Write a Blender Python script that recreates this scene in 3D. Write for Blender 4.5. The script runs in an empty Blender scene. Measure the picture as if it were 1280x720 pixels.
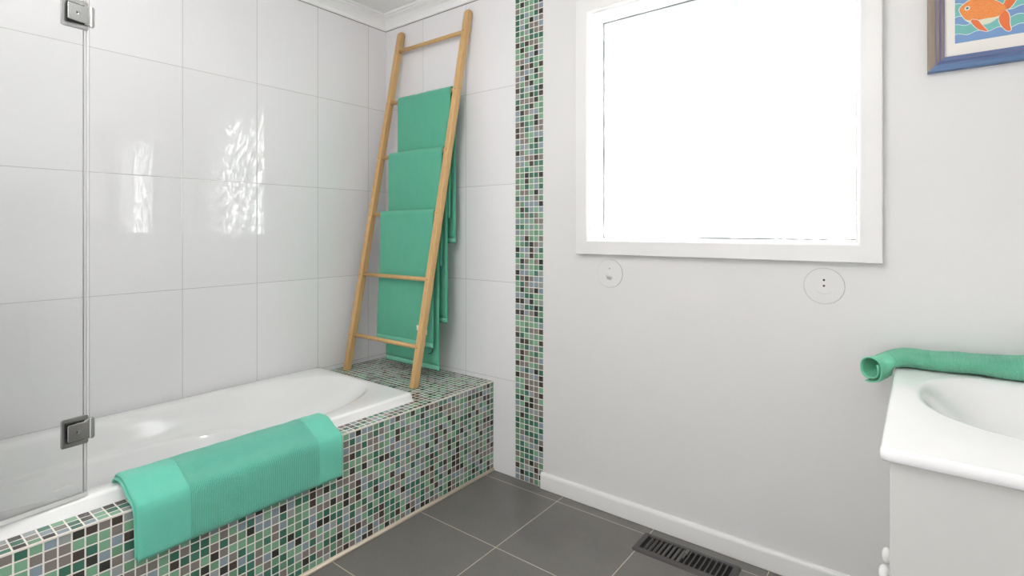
import bpy, bmesh, math, random
from mathutils import Vector, Matrix, noise
random.seed(7)
S = bpy.context.scene
COL = S.collection

# ------------------------------------------------------------ dimensions (metres)
H = 1.2                       # eye height
XL, XR = -2.518, 0.48         # left / right wall
YB, YF = 2.04, -0.95          # window wall / wall behind the viewer
ZC = 2.44                     # ceiling
PITCH = 0.0272                # mosaic
XP = -1.688                   # front face of tiled bath surround
ZP = 0.443                    # its top
XS0, XS1 = -1.5505, -1.3895   # vertical mosaic strip

# ------------------------------------------------------------ node helpers
def new_mat(name):
    m = bpy.data.materials.new(name); m.use_nodes = True
    nt = m.node_tree; nt.nodes.clear()
    out = nt.nodes.new('ShaderNodeOutputMaterial')
    b = nt.nodes.new('ShaderNodeBsdfPrincipled')
    nt.links.new(b.outputs[0], out.inputs[0])
    return m, nt, b, out

def srgb(r, g, b):
    f = lambda c: ((c/255+0.055)/1.055)**2.4 if c/255 > 0.04045 else c/255/12.92
    return (f(r), f(g), f(b), 1)

def setp(b, **k):
    for a, v in k.items():
        b.inputs[a.replace('_', ' ')].default_value = v

def math_n(nt, op, a, b=None, c=None):
    n = nt.nodes.new('ShaderNodeMath'); n.operation = op
    for i, v in enumerate((a, b, c)):
        if v is None: continue
        if isinstance(v, (int, float)): n.inputs[i].default_value = v
        else: nt.links.new(v, n.inputs[i])
    return n.outputs[0]

def coords(nt, kind='Object'):
    t = nt.nodes.new('ShaderNodeTexCoord'); return t.outputs[kind]

def sep(nt, v):
    s = nt.nodes.new('ShaderNodeSeparateXYZ'); nt.links.new(v, s.inputs[0]); return s.outputs

def comb(nt, x, y, z=0.0):
    c = nt.nodes.new('ShaderNodeCombineXYZ')
    for i, v in enumerate((x, y, z)):
        if isinstance(v, (int, float)): c.inputs[i].default_value = v
        else: nt.links.new(v, c.inputs[i])
    return c.outputs[0]

def mixc(nt, fac, a, b, mode='MIX'):
    n = nt.nodes.new('ShaderNodeMix'); n.data_type = 'RGBA'; n.blend_type = mode
    if isinstance(fac, (int, float)): n.inputs[0].default_value = fac
    else: nt.links.new(fac, n.inputs[0])
    for i, v in ((6, a), (7, b)):
        if isinstance(v, tuple): n.inputs[i].default_value = v
        else: nt.links.new(v, n.inputs[i])
    return n.outputs[2]

def noise_n(nt, vec, scale, detail=3, rough=0.5):
    n = nt.nodes.new('ShaderNodeTexNoise'); nt.links.new(vec, n.inputs['Vector'])
    n.inputs['Scale'].default_value = scale; n.inputs['Detail'].default_value = detail
    n.inputs['Roughness'].default_value = rough
    return n.outputs['Fac']

def ramp(nt, fac, stops, interp='LINEAR'):
    r = nt.nodes.new('ShaderNodeValToRGB'); nt.links.new(fac, r.inputs[0])
    cr = r.color_ramp; cr.interpolation = interp
    while len(cr.elements) < len(stops): cr.elements.new(0.5)
    for e, (p, c) in zip(cr.elements, stops): e.position = p; e.color = c
    return r.outputs[0]

def bump(nt, b, h, strength=0.3, dist=0.001):
    n = nt.nodes.new('ShaderNodeBump'); nt.links.new(h, n.inputs['Height'])
    n.inputs['Strength'].default_value = strength; n.inputs['Distance'].default_value = dist
    nt.links.new(n.outputs[0], b.inputs['Normal'])

def mapping(nt, v, scale):
    m = nt.nodes.new('ShaderNodeMapping'); nt.links.new(v, m.inputs[0]); m.inputs['Scale'].default_value = scale
    return m.outputs[0]

def plain(name, col, rough=0.5, metal=0.0, spec=0.5, coat=0.0):
    m, nt, b, o = new_mat(name)
    setp(b, Base_Color=col, Roughness=rough, Metallic=metal, Specular_IOR_Level=spec, Coat_Weight=coat)
    return m

# ------------------------------------------------------------ materials
def paint(name, col, rough=0.55, amp=0.12):
    m, nt, b, o = new_mat(name)
    v = coords(nt)
    f = noise_n(nt, v, 3.0, 3)
    c = mixc(nt, f, tuple(x*0.985 for x in col[:3])+(1,), tuple(min(1, x*1.012) for x in col[:3])+(1,))
    nt.links.new(c, b.inputs['Base Color']); setp(b, Roughness=rough)
    bump(nt, b, noise_n(nt, v, 240, 2), amp, 0.0004)
    return m

M = {}
M['wall_paint'] = paint('matt_wall_paint', srgb(228, 227, 225), 0.5)
M['ceiling_paint'] = paint('ceiling_paint', srgb(248, 248, 247), 0.7)
M['trim_paint'] = paint('gloss_trim_paint', srgb(235, 234, 232), 0.28, 0.03)
M['cabinet_paint'] = paint('cabinet_paint', srgb(212, 212, 208), 0.4, 0.03)

def line_mask(nt, coord, offset, pitch, half):
    """1 inside a joint: distance of coord to offset + k*pitch below half"""
    a = math_n(nt, 'SUBTRACT', coord, offset)
    a = math_n(nt, 'DIVIDE', a, pitch)
    fr = math_n(nt, 'FRACT', math_n(nt, 'ADD', a, 100.5))
    d = math_n(nt, 'ABSOLUTE', math_n(nt, 'SUBTRACT', fr, 0.5))
    d = math_n(nt, 'MULTIPLY', d, pitch)
    cell = math_n(nt, 'FLOOR', math_n(nt, 'ADD', a, 100.0))
    return math_n(nt, 'LESS_THAN', d, half), d, cell

def wall_tile(name, axis, off_h, pitch_h):
    m, nt, b, o = new_mat(name)
    v = coords(nt); s = sep(nt, v)
    mh, dh, ch = line_mask(nt, s[axis], off_h, pitch_h, 0.0011)
    mz, dz, cz = line_mask(nt, s[2], 1.8975, 0.478, 0.0011)
    mask = math_n(nt, 'MAXIMUM', mh, mz)
    wn = nt.nodes.new('ShaderNodeTexWhiteNoise'); wn.noise_dimensions = '2D'
    nt.links.new(comb(nt, ch, cz), wn.inputs['Vector'])
    tile = mixc(nt, wn.outputs['Value'], srgb(234, 233, 234), srgb(238, 237, 238))
    nt.links.new(mixc(nt, mask, tile, srgb(186, 185, 182)), b.inputs['Base Color'])
    nt.links.new(math_n(nt, 'ADD', math_n(nt, 'MULTIPLY', mask, 0.6), 0.012), b.inputs['Roughness'])
    edge = math_n(nt, 'MINIMUM', math_n(nt, 'DIVIDE', math_n(nt, 'MINIMUM', dh, dz), 0.0028), 1.0)
    wav = math_n(nt, 'MULTIPLY', noise_n(nt, v, 3.0, 0), 0.006)
    bump(nt, b, math_n(nt, 'ADD', edge, wav), 0.35, 0.0008)
    return m
M['tile_left'] = wall_tile('white_wall_tile_long', 1, 0.944, 0.3235)
M['tile_back'] = wall_tile('white_wall_tile_end', 0, -1.874, 0.323)

def mosaic(name, ax, ay, ox, oy):
    m, nt, b, o = new_mat(name)
    v = coords(nt); s = sep(nt, v)
    mh, dh, ch = line_mask(nt, s[ax], ox, PITCH, 0.00185)
    mv, dv, cv = line_mask(nt, s[ay], oy, PITCH, 0.00185)
    mask = math_n(nt, 'MAXIMUM', mh, mv)
    cell = comb(nt, ch, cv, ax*7+ay)
    wn = nt.nodes.new('ShaderNodeTexWhiteNoise'); nt.links.new(cell, wn.inputs['Vector'])
    pal = [(0.00, srgb(124, 170, 138)), (0.16, srgb(104, 150, 118)), (0.28, srgb(46, 104, 84)), (0.40, srgb(60, 118, 98)),
           (0.47, srgb(128, 120, 114)), (0.64, srgb(134, 152, 160)), (0.76, srgb(150, 158, 156)), (0.84, srgb(36, 36, 30)), (0.94, srgb(62, 48, 42))]
    col = ramp(nt, wn.outputs['Value'], pal, 'CONSTANT')
    sub = mixc(nt, math_n(nt, 'MULTIPLY', noise_n(nt, mapping(nt, v, (1, 1, 3)), 220, 2), 0.16), col, srgb(150, 156, 150))
    nt.links.new(mixc(nt, mask, sub, srgb(232, 228, 218)), b.inputs['Base Color'])
    nt.links.new(math_n(nt, 'ADD', math_n(nt, 'MULTIPLY', mask, 0.6), 0.10), b.inputs['Roughness'])
    edge = math_n(nt, 'MINIMUM', math_n(nt, 'DIVIDE', math_n(nt, 'MINIMUM', dh, dv), 0.0030), 1.0)
    wn2 = nt.nodes.new('ShaderNodeTexWhiteNoise'); nt.links.new(comb(nt, cv, ch, 3.0), wn2.inputs['Vector'])
    tilt = math_n(nt, 'MULTIPLY', math_n(nt, 'SUBTRACT', wn2.outputs['Value'], 0.5), 0.0)
    bump(nt, b, math_n(nt, 'ADD', edge, tilt), 0.6, 0.001)
    return m
M['mosaic_face'] = mosaic('mosaic_on_long_face', 1, 2, YB, ZP)
M['mosaic_top'] = mosaic('mosaic_on_ledge', 0, 1, XP, YB)
M['mosaic_strip'] = mosaic('mosaic_on_wall', 0, 2, XS0, 0.0)

def floor_tile():
    m, nt, b, o = new_mat('charcoal_floor_tile')
    v = coords(nt); s = sep(nt, v)
    mh, dh, ch = line_mask(nt, s[0], -1.2705, 0.4245, 0.0017)
    mv, dv, cv = line_mask(nt, s[1], 1.9745, 0.4265, 0.0017)
    mask = math_n(nt, 'MAXIMUM', mh, mv)
    n1 = noise_n(nt, v, 3.2, 5, 0.6); n2 = noise_n(nt, v, 60, 4, 0.65)
    base = mixc(nt, n1, srgb(84, 81, 79), srgb(124, 121, 117))
    base = mixc(nt, math_n(nt, 'MULTIPLY', n2, 0.35), base, srgb(132, 129, 124))
    nt.links.new(mixc(nt, mask, base, srgb(196, 184, 166)), b.inputs['Base Color'])
    nt.links.new(math_n(nt, 'ADD', math_n(nt, 'MULTIPLY', n1, 0.12), 0.30), b.inputs['Roughness'])
    edge = math_n(nt, 'MINIMUM', math_n(nt, 'DIVIDE', math_n(nt, 'MINIMUM', dh, dv), 0.003), 1.0)
    bump(nt, b, math_n(nt, 'ADD', edge, math_n(nt, 'MULTIPLY', n2, 0.06)), 0.4, 0.0012)
    return m
M['floor'] = floor_tile()

M['acrylic'] = plain('white_bath_acrylic', srgb(240, 240, 239), 0.06, coat=0.3)
M['ceramic'] = plain('white_basin_marble', srgb(244, 244, 243), 0.10, coat=0.3)
M['knob'] = plain('white_porcelain', srgb(246, 244, 242), 0.15)
M['chrome'] = plain('polished_chrome', (0.55, 0.55, 0.54, 1), 0.2, metal=1.0)
M['brushed'] = plain('brushed_steel', (0.40, 0.40, 0.39, 1), 0.3, metal=1.0)
M['hinge_dark'] = plain('dark_hinge_gap', (0.02, 0.02, 0.02, 1), 0.4)
M['vent'] = plain('grey_vent_enamel', srgb(74, 71, 69), 0.45)
M['vent_dark'] = plain('black_duct', (0.008, 0.008, 0.008, 1), 0.9)
M['damper'] = plain('grey_damper', srgb(104, 101, 97), 0.5)
M['hole'] = plain('dark_screw_hole', srgb(58, 54, 52), 0.8)
M['grout'] = plain('cream_silicone', srgb(224, 210, 188), 0.5)
M['edge_trim'] = plain('tile_edge_trim', srgb(226, 220, 210), 0.4)
M['mirror'] = plain('mirror_silver', (0.9, 0.9, 0.9, 1), 0.0, metal=1.0)
M['plaster'] = plain('room_plaster', srgb(225, 224, 222), 0.6)
M['label_white'] = plain('white_care_label', srgb(240, 238, 230), 0.7)
M['loop'] = plain('dark_hanging_tape', srgb(60, 88, 84), 0.8)
M['black_plug'] = plain('dark_wood_plug', srgb(96, 66, 36), 0.6)
M['leaf'] = plain('dark_leaf', srgb(50, 80, 35), 0.6)
M['bead_grey'] = plain('grey_glazing_gasket', srgb(120, 124, 124), 0.6)
M['shadow_gap'] = plain('grey_shadow_line', srgb(150, 148, 146), 0.7)  # grey standing in for shade in narrow gaps

def glass_mat(name, tint, gl=0.09):
    m = bpy.data.materials.new(name); m.use_nodes = True
    nt = m.node_tree; nt.nodes.clear()
    o = nt.nodes.new('ShaderNodeOutputMaterial'); mx = nt.nodes.new('ShaderNodeMixShader')
    t = nt.nodes.new('ShaderNodeBsdfTransparent'); g = nt.nodes.new('ShaderNodeBsdfGlossy')
    t.inputs[0].default_value = tint; g.inputs['Roughness'].default_value = 0.0
    fr = nt.nodes.new('ShaderNodeFresnel'); fr.inputs[0].default_value = 1.45
    nt.links.new(fr.outputs[0], mx.inputs[0])
    nt.links.new(t.outputs[0], mx.inputs[1]); nt.links.new(g.outputs[0], mx.inputs[2]); nt.links.new(mx.outputs[0], o.inputs[0])
    return m
M['glass'] = glass_mat('clear_screen_glass', (0.985, 0.99, 0.988, 1))
M['glass_edge'] = plain('glass_edge', srgb(186, 190, 188), 0.2)
M['seal'] = plain('clear_seal_strip', srgb(212, 212, 209), 0.25)
M['etch'] = plain('etched_glass_mark', srgb(208, 208, 206), 0.6)

def frosted():
    m = bpy.data.materials.new('frosted_window_glass'); m.use_nodes = True
    nt = m.node_tree; nt.nodes.clear()
    o = nt.nodes.new('ShaderNodeOutputMaterial'); mx = nt.nodes.new('ShaderNodeMixShader'); mx.inputs[0].default_value = 0.06
    t = nt.nodes.new('ShaderNodeBsdfTranslucent'); t.inputs[0].default_value = (0.95, 0.965, 0.98, 1)
    g = nt.nodes.new('ShaderNodeBsdfGlossy'); g.inputs['Roughness'].default_value = 0.25
    nt.links.new(t.outputs[0], mx.inputs[1]); nt.links.new(g.outputs[0], mx.inputs[2]); nt.links.new(mx.outputs[0], o.inputs[0])
    return m
M['frosted'] = frosted()

def wood():
    m, nt, b, o = new_mat('honey_bamboo')
    v = coords(nt)
    g = noise_n(nt, mapping(nt, v, (34, 34, 1.6)), 4.0, 5, 0.6)
    k = noise_n(nt, mapping(nt, v, (3, 3, 2.2)), 3.0, 2)
    c = mixc(nt, g, srgb(182, 136, 78), srgb(230, 192, 134))
    c = mixc(nt, math_n(nt, 'MULTIPLY', k, 0.5), c, srgb(208, 174, 124))
    nt.links.new(c, b.inputs['Base Color']); setp(b, Roughness=0.5)
    bump(nt, b, g, 0.15, 0.0006)
    return m
M['wood'] = wood()

def terry(name, c0, c1, band=None, pique=False, border=(0, 0)):
    m, nt, b, o = new_mat(name)
    uv = coords(nt, 'UV'); ob = coords(nt)
    n = noise_n(nt, ob, 900, 2, 0.7); big = noise_n(nt, mapping(nt, ob, (1, 1, 0.45)), 26, 4, 0.65)
    mid = noise_n(nt, ob, 260, 2)
    col = mixc(nt, n, c0, c1)
    col = mixc(nt, math_n(nt, 'MULTIPLY', big, 0.55), col, c0)
    h = math_n(nt, 'ADD', n, mid)
    s = sep(nt, uv)
    if pique:
        k = 2*math.pi/0.0095
        a = math_n(nt, 'SINE', math_n(nt, 'MULTIPLY', math_n(nt, 'ADD', s[0], s[1]), k))
        c = math_n(nt, 'SINE', math_n(nt, 'MULTIPLY', math_n(nt, 'SUBTRACT', s[0], s[1]), k))
        pat = math_n(nt, 'MULTIPLY', math_n(nt, 'ADD', math_n(nt, 'MULTIPLY', a, c), 1.0), 0.5)
        inside = math_n(nt, 'MULTIPLY', math_n(nt, 'GREATER_THAN', s[0], border[0]), math_n(nt, 'LESS_THAN', s[0], border[1]))
        h = math_n(nt, 'ADD', math_n(nt, 'MULTIPLY', h, 0.5), math_n(nt, 'MULTIPLY', math_n(nt, 'MULTIPLY', pat, inside), 2.2))
        dk = math_n(nt, 'MULTIPLY', math_n(nt, 'MULTIPLY', math_n(nt, 'SUBTRACT', 1.0, pat), inside), 0.22)
        col = mixc(nt, dk, col, tuple(x*0.55 for x in c0[:3])+(1,))
    if band:
        ins = math_n(nt, 'MULTIPLY', math_n(nt, 'GREATER_THAN', s[1], band[0]), math_n(nt, 'LESS_THAN', s[1], band[1]))
        col = mixc(nt, math_n(nt, 'MULTIPLY', ins, 0.5), col, tuple(min(1, x*1.35) for x in c1[:3])+(1,))
    nt.links.new(col, b.inputs['Base Color'])
    setp(b, Roughness=0.95, Specular_IOR_Level=0.15, Sheen_Weight=0.25, Sheen_Roughness=0.5)
    bump(nt, b, h, 0.8, 0.0016)
    return m
G0, G1 = srgb(72, 163, 134), srgb(116, 202, 169)
M['towel'] = terry('green_terry', G0, G1)
M['towel_band'] = terry('green_terry_hem', srgb(110, 196, 168), srgb(146, 222, 196))
M['mat'] = terry('green_pique_terry', srgb(90, 184, 160), srgb(130, 216, 190), pique=True, border=(0.135, 0.552))
M['hand'] = terry('green_waffle_terry', srgb(104, 196, 158), srgb(146, 224, 188), pique=True, border=(0.035, 0.9))

# picture
M['frame_blue'] = None
def frame_mat(name, a, bcol, axis):
    m, nt, b, o = new_mat(name)
    v = coords(nt)
    sc = (60, 60, 4) if axis == 2 else (4, 60, 60)
    c = mixc(nt, noise_n(nt, mapping(nt, v, sc), 3, 4), a, bcol)
    nt.links.new(c, b.inputs['Base Color']); setp(b, Roughness=0.35)
    return m
M['frame_blue'] = frame_mat('blue_stained_moulding', srgb(66, 96, 140), srgb(104, 134, 170), 0)
M['frame_brown'] = frame_mat('brown_blue_moulding', srgb(118, 104, 96), srgb(160, 144, 122), 2)
M['frame_violet'] = plain('violet_blue_bead', srgb(112, 110, 150), 0.35)
M['mount'] = plain('cream_mount', srgb(236, 232, 224), 0.7)
M['teal'] = plain('teal_print', srgb(120, 188, 180), 0.6)
M['blue'] = plain('blue_print', srgb(122, 156, 200), 0.6)
M['line'] = plain('white_print_line', srgb(228, 238, 232), 0.6)
M['orange'] = None
def orange():
    m, nt, b, o = new_mat('orange_scaled_print')
    v = coords(nt)
    vr = nt.nodes.new('ShaderNodeTexVoronoi'); nt.links.new(v, vr.inputs['Vector']); vr.inputs['Scale'].default_value = 330
    c = mixc(nt, vr.outputs['Distance'], srgb(244, 168, 84), srgb(232, 116, 66))
    nt.links.new(c, b.inputs['Base Color']); setp(b, Roughness=0.6)
    return m
M['orange'] = orange()
M['orange_fin'] = plain('deep_orange_print', srgb(232, 118, 62), 0.6)
M['cream_belly'] = plain('pale_belly_print', srgb(226, 226, 200), 0.6)
M['eye'] = plain('dark_eye_print', srgb(84, 104, 122), 0.6)

# ------------------------------------------------------------ object helpers
def link(name, me, mats, parent=None, smooth=False):
    o = bpy.data.objects.new(name, me); COL.objects.link(o)
    for m in (mats if isinstance(mats, (list, tuple)) else [mats]): me.materials.append(m)
    if parent is not None:
        o.parent = parent; o.matrix_parent_inverse = Matrix.Translation(-Vector(parent.location))
        o.matrix_parent_inverse = parent_inv(parent)
    if smooth:
        for p in me.polygons: p.use_smooth = True
    return o
def world_of(o):
    m = Matrix.Translation(o.location)
    while o.parent is not None:
        o = o.parent; m = Matrix.Translation(o.location) @ m
    return m
def parent_inv(p): return world_of(p).inverted() if p.parent is None else Matrix.Identity(4)

def obj(name, bm, mats, parent=None, smooth=False, bevel=0.0, angle=0.6, seg=2):
    me = bpy.data.meshes.new(name)
    bmesh.ops.recalc_face_normals(bm, faces=bm.faces[:])
    bm.to_mesh(me); bm.free()
    o = link(name, me, mats, parent, smooth)
    if bevel > 0:
        md = o.modifiers.new('bevel', 'BEVEL'); md.width = bevel; md.segments = seg; md.limit_method = 'ANGLE'; md.angle_limit = angle
        if smooth is False:
            for p in me.polygons: p.use_smooth = True
            try: me.set_sharp_from_angle(angle=0.7)
            except Exception: pass
    return o
def thing(name, label, cat, loc, group=None):
    o = bpy.data.objects.new(name, None); COL.objects.link(o); o.location = loc
    o['label'] = label; o['category'] = cat
    if group: o['group'] = group
    return o
def tag(o, label, cat, group=None, kind=None):
    o['label'] = label; o['category'] = cat
    if group: o['group'] = group
    if kind: o['kind'] = kind
    return o
def struct(o, label=None, cat=None):
    o['kind'] = 'structure'
    if label: o['label'] = label; o['category'] = cat
    return o

def box(bm, x0, x1, y0, y1, z0, z1, mi=0):
    vs = [bm.verts.new((x, y, z)) for x in (x0, x1) for y in (y0, y1) for z in (z0, z1)]
    for q in ((0, 1, 3, 2), (4, 6, 7, 5), (0, 4, 5, 1), (2, 3, 7, 6), (0, 2, 6, 4), (1, 5, 7, 3)):
        f = bm.faces.new([vs[i] for i in q]); f.material_index = mi
    return vs
def B(*a, mi=0):
    bm = bmesh.new(); box(bm, *a, mi=mi); return bm
def cyl(bm, p, q, r, n=20, r2=None, mi=0, cap=True):
    p, q = Vector(p), Vector(q); r2 = r if r2 is None else r2
    d = (q-p).normalized(); a = d.orthogonal().normalized(); b = d.cross(a)
    A = [bm.verts.new(p+(a*math.cos(t)+b*math.sin(t))*r) for t in [2*math.pi*i/n for i in range(n)]]
    C = [bm.verts.new(q+(a*math.cos(t)+b*math.sin(t))*r2) for t in [2*math.pi*i/n for i in range(n)]]
    for i in range(n):
        f = bm.faces.new((A[i], A[(i+1) % n], C[(i+1) % n], C[i])); f.material_index = mi
    if cap:
        bm.faces.new(A[::-1]).material_index = mi; bm.faces.new(C).material_index = mi
def lathe(bm, origin, axis, prof, n=32, mi=0):
    """prof = [(radius, distance along axis)]"""
    o = Vector(origin); d = Vector(axis).normalized(); a = d.orthogonal().normalized(); b = d.cross(a)
    rings = []
    for r, t in prof:
        if r < 1e-6: rings.append([bm.verts.new(o+d*t)])
        else: rings.append([bm.verts.new(o+d*t+(a*math.cos(w)+b*math.sin(w))*r) for w in [2*math.pi*i/n for i in range(n)]])
    for A, C in zip(rings, rings[1:]):
        for i in range(n):
            j = (i+1) % n
            if len(A) == 1 and len(C) == 1: continue
            if len(A) == 1: f = bm.faces.new((A[0], C[j], C[i]))
            elif len(C) == 1: f = bm.faces.new((A[i], A[j], C[0]))
            else: f = bm.faces.new((A[i], A[j], C[j], C[i]))
            f.material_index = mi
def prism(bm, poly, depth_vec, mi=0):
    d = Vector(depth_vec)
    A = [bm.verts.new(p) for p in poly]; C = [bm.verts.new(Vector(p)+d) for p in poly]
    n = len(poly)
    bm.faces.new(A).material_index = mi; bm.faces.new(C[::-1]).material_index = mi
    for i in range(n): bm.faces.new((A[i], C[i], C[(i+1) % n], A[(i+1) % n])).material_index = mi

# ------------------------------------------------------------ room shell
struct(obj('floor', B(XL-0.1, XR+0.1, YF-0.1, YB+0.2, -0.08, 0), M['floor']), 'charcoal square floor tiles with beige joints', 'floor')
struct(obj('ceiling', B(XL-0.1, XR+0.1, YF-0.1, YB+0.1, ZC, ZC+0.08), M['ceiling_paint']), 'flat white ceiling above the room', 'ceiling')
struct(obj('wall_left', B(XL-0.1, XL, YF-0.1, YB+0.1, 0, ZC), M['tile_left']), 'glossy white tiled wall along the bath', 'wall')
struct(obj('wall_right', B(XR, XR+0.1, YF-0.1, YB+0.1, 0, ZC), M['wall_paint']), 'painted wall behind the vanity', 'wall')
bm = bmesh.new(); DX0, DX1, DZ = -1.45, -0.10, 2.12  # wide doorway added out of view so world light fills the room
box(bm, XL-0.1, DX0, YF-0.1, YF, 0, ZC); box(bm, DX1, XR+0.1, YF-0.1, YF, 0, ZC); box(bm, DX0, DX1, YF-0.1, YF, DZ, ZC)
struct(obj('wall_front', bm, M['wall_paint']), 'painted wall behind the viewer with a wide doorway added for fill light', 'wall')
bm = bmesh.new()
for a, b_, c, d in ((DX0-0.06, DX0, 0, DZ+0.06), (DX1, DX1+0.06, 0, DZ+0.06), (DX0, DX1, DZ, DZ+0.06)): box(bm, a, b_, YF, YF+0.016, c, d)
struct(obj('fill_doorway', bm, M['trim_paint']), 'white architrave round the doorway added for fill light', 'doorway')
struct(obj('wall_shower', B(XL, -1.62, YF, -0.10, 0, ZC), M['tile_left']), 'tiled wall at the shower end of the bath', 'wall')

# window opening
WX0, WX1, WZ0, WZ1 = -1.132, -0.166, 1.162, 2.127
YG = 2.146
bm = bmesh.new()                     # painted part with the opening
x0, x1 = XS1, XR
def wall_with_hole(bm, x0, x1, hx0, hx1, z0, z1, hz0, hz1, y0, y1, mi):
    box(bm, x0, hx0, y0, y1, z0, z1, mi); box(bm, hx1, x1, y0, y1, z0, z1, mi)
    box(bm, hx0, hx1, y0, y1, z0, hz0, mi); box(bm, hx0, hx1, y0, y1, hz1, z1, mi)
wall_with_hole(bm, XS1, XR, WX0-0.012, WX1+0.012, 0, ZC, WZ0-0.012, WZ1+0.012, YB, YB+0.13, 0)
box(bm, XL-0.1, XS0, YB, YB+0.13, 0, ZC, 1)
box(bm, XS0, XS1, YB+0.006, YB+0.13, 0, ZC, 0)
wb = struct(obj('wall_back', bm, [M['wall_paint'], M['tile_back']]), 'window wall, white tiles at left and grey white paint at right', 'wall')
struct(obj('trim_1', B(XS0, XS1, YB-0.001, YB+0.006, 0, ZC), M['mosaic_strip']), 'vertical strip of green and black glass mosaic', 'mosaic strip')
# faint plasterboard joint right of the window
struct(obj('trim_2', B(-0.075, XR, YB-0.0008, YB+0.001, 1.322, 1.3245), M['wall_paint'], bevel=0), 'faint painted joint line in the wall under the picture', 'wall joint')

# cornice, mitred in the corner
prof = [(0.0, 2.372), (0.006, 2.372), (0.010, 2.378), (0.014, 2.390), (0.024, 2.404), (0.038, 2.416), (0.052, 2.423), (0.056, 2.4235), (0.058, 2.428), (0.070, 2.431), (0.074, 2.436), (0.074, ZC), (0.0, ZC)]
bm = bmesh.new()
paths = []
for off, z in prof:
    paths.append([bm.verts.new((XL+off, YF, z)), bm.verts.new((XL+off, YB-off, z)), bm.verts.new((XR, YB-off, z))])
for a, c in zip(paths, paths[1:]+paths[:1]):
    for i in range(2): bm.faces.new((a[i], a[i+1], c[i+1], c[i]))
o = struct(obj('trim_3', bm, M['ceiling_paint'], smooth=False), 'white plaster cornice round the ceiling', 'cornice')
bm = bmesh.new()
box(bm, XL, XL+0.0025, YF, YB, 2.3685, 2.372); box(bm, XL, XS0, YB-0.0025, YB, 2.3685, 2.372)  # grey strips paint the shaded gap between tiles and cornice
struct(obj('trim_4', bm, M['shadow_gap']), 'thin grey strip painted as the shadow line under the cornice', 'shadow line')

# skirting
bprof = [(0, 0), (0.015, 0), (0.015, 0.058), (0.0135, 0.066), (0.009, 0.072), (0.003, 0.0745), (0, 0.0745)]
bm = bmesh.new()
prism(bm, [(-1.396, YB-a, z) for a, z in bprof], (XR-0.001+1.396, 0, 0))
struct(obj('baseboard_back', bm, M['trim_paint'], bevel=0.002), 'white skirting board below the window', 'skirting board')

# ------------------------------------------------------------ window
win = bpy.data.objects.new('window_1', None); COL.objects.link(win); win.location = ((WX0+WX1)/2, YB, WZ0)
struct(win, 'large square frosted window with a white surround', 'window')
bm = bmesh.new()                      # moulded surround, four mitred sides
fo = (-1.199, -0.094, 1.092, 2.197)
fi = (WX0, WX1, WZ0, WZ1)
def frame_profile(bm, outer, inner, prof, mats=None):
    """prof = [(t 0..1 from outer to inner, y)]; mitred picture-frame sweep"""
    rings = []
    for t, y in prof:
        l = outer[0]+(inner[0]-outer[0])*t; r = outer[1]+(inner[1]-outer[1])*t
        d = outer[2]+(inner[2]-outer[2])*t; u = outer[3]+(inner[3]-outer[3])*t
        rings.append([bm.verts.new(p) for p in ((l, y, d), (r, y, d), (r, y, u), (l, y, u))])
    for k, (a, c) in enumerate(zip(rings, rings[1:])):
        for i in range(4):
            f = bm.faces.new((a[i], a[(i+1) % 4], c[(i+1) % 4], c[i]))
            if mats: f.material_index = mats(k, i)
frame_profile(bm, fo, fi, [(0, YB), (0, YB-0.025), (0.03, YB-0.028), (0.78, YB-0.028), (0.84, YB-0.026), (0.90, YB-0.020), (0.95, YB-0.016), (1.0, YB-0.015), (1.0, YB+0.004)])
obj('window_surround', bm, M['trim_paint'], win, bevel=0.0)
bm = bmesh.new()                      # reveal
t = 0.012
box(bm, WX0-t, WX0, YB-0.0, YG+0.03, WZ0-t, WZ1+t); box(bm, WX1, WX1+t, YB-0.0, YG+0.03, WZ0-t, WZ1+t)
box(bm, WX0, WX1, YB-0.0, YG+0.03, WZ0-t, WZ0); box(bm, WX0, WX1, YB-0.0, YG+0.03, WZ1, WZ1+t)
obj('window_reveal', bm, M['trim_paint'], win)
bm = bmesh.new()                      # thin glazing bead
frame_profile(bm, (WX0, WX1, WZ0, WZ1), (WX0+0.0035, WX1-0.0035, WZ0+0.0035, WZ1-0.0035), [(0, YG-0.003), (0.7, YG-0.003), (1, YG-0.001), (1, YG)])
obj('glazing_bead', bm, M['bead_grey'], win)
obj('window_pane', B(WX0, WX1, YG, YG+0.0015, WZ0, WZ1), M['frosted'], win)

# ------------------------------------------------------------ tiled bath surround
sur = thing('bath_surround', 'low green, grey and black mosaic tiled plinth enclosing the white bath', 'bath surround', (XP, 1.0, 0))
obj('front_panel', B(XP-0.03, XP, -0.098, YB-0.001, 0.0, ZP-0.001), M['mosaic_face'], sur)
bm = bmesh.new()
box(bm, XL+0.001, XP-0.030, 1.54, YB-0.001, ZP-0.03, ZP); box(bm, -1.80, XP-0.030, -0.098, 1.54, ZP-0.03, ZP)
box(bm, XP-0.030, XP, -0.098, YB-0.001, ZP-0.001, ZP)
obj('ledge', bm, M['mosaic_top'], sur)
obj('edge_trim', B(XP-0.004, XP+0.0022, -0.098, YB-0.001, ZP-0.0045, ZP+0.0012), M['edge_trim'], sur, bevel=0.001)
bm = bmesh.new()
prism(bm, [(XP, -0.098, 0.0005), (XP+0.009, -0.098, 0.0005), (XP+0.006, -0.098, 0.006), (XP, -0.098, 0.014)], (0, YB-0.001+0.098, 0))
obj('silicone_bead', bm, M['grout'], sur, smooth=True)

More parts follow.
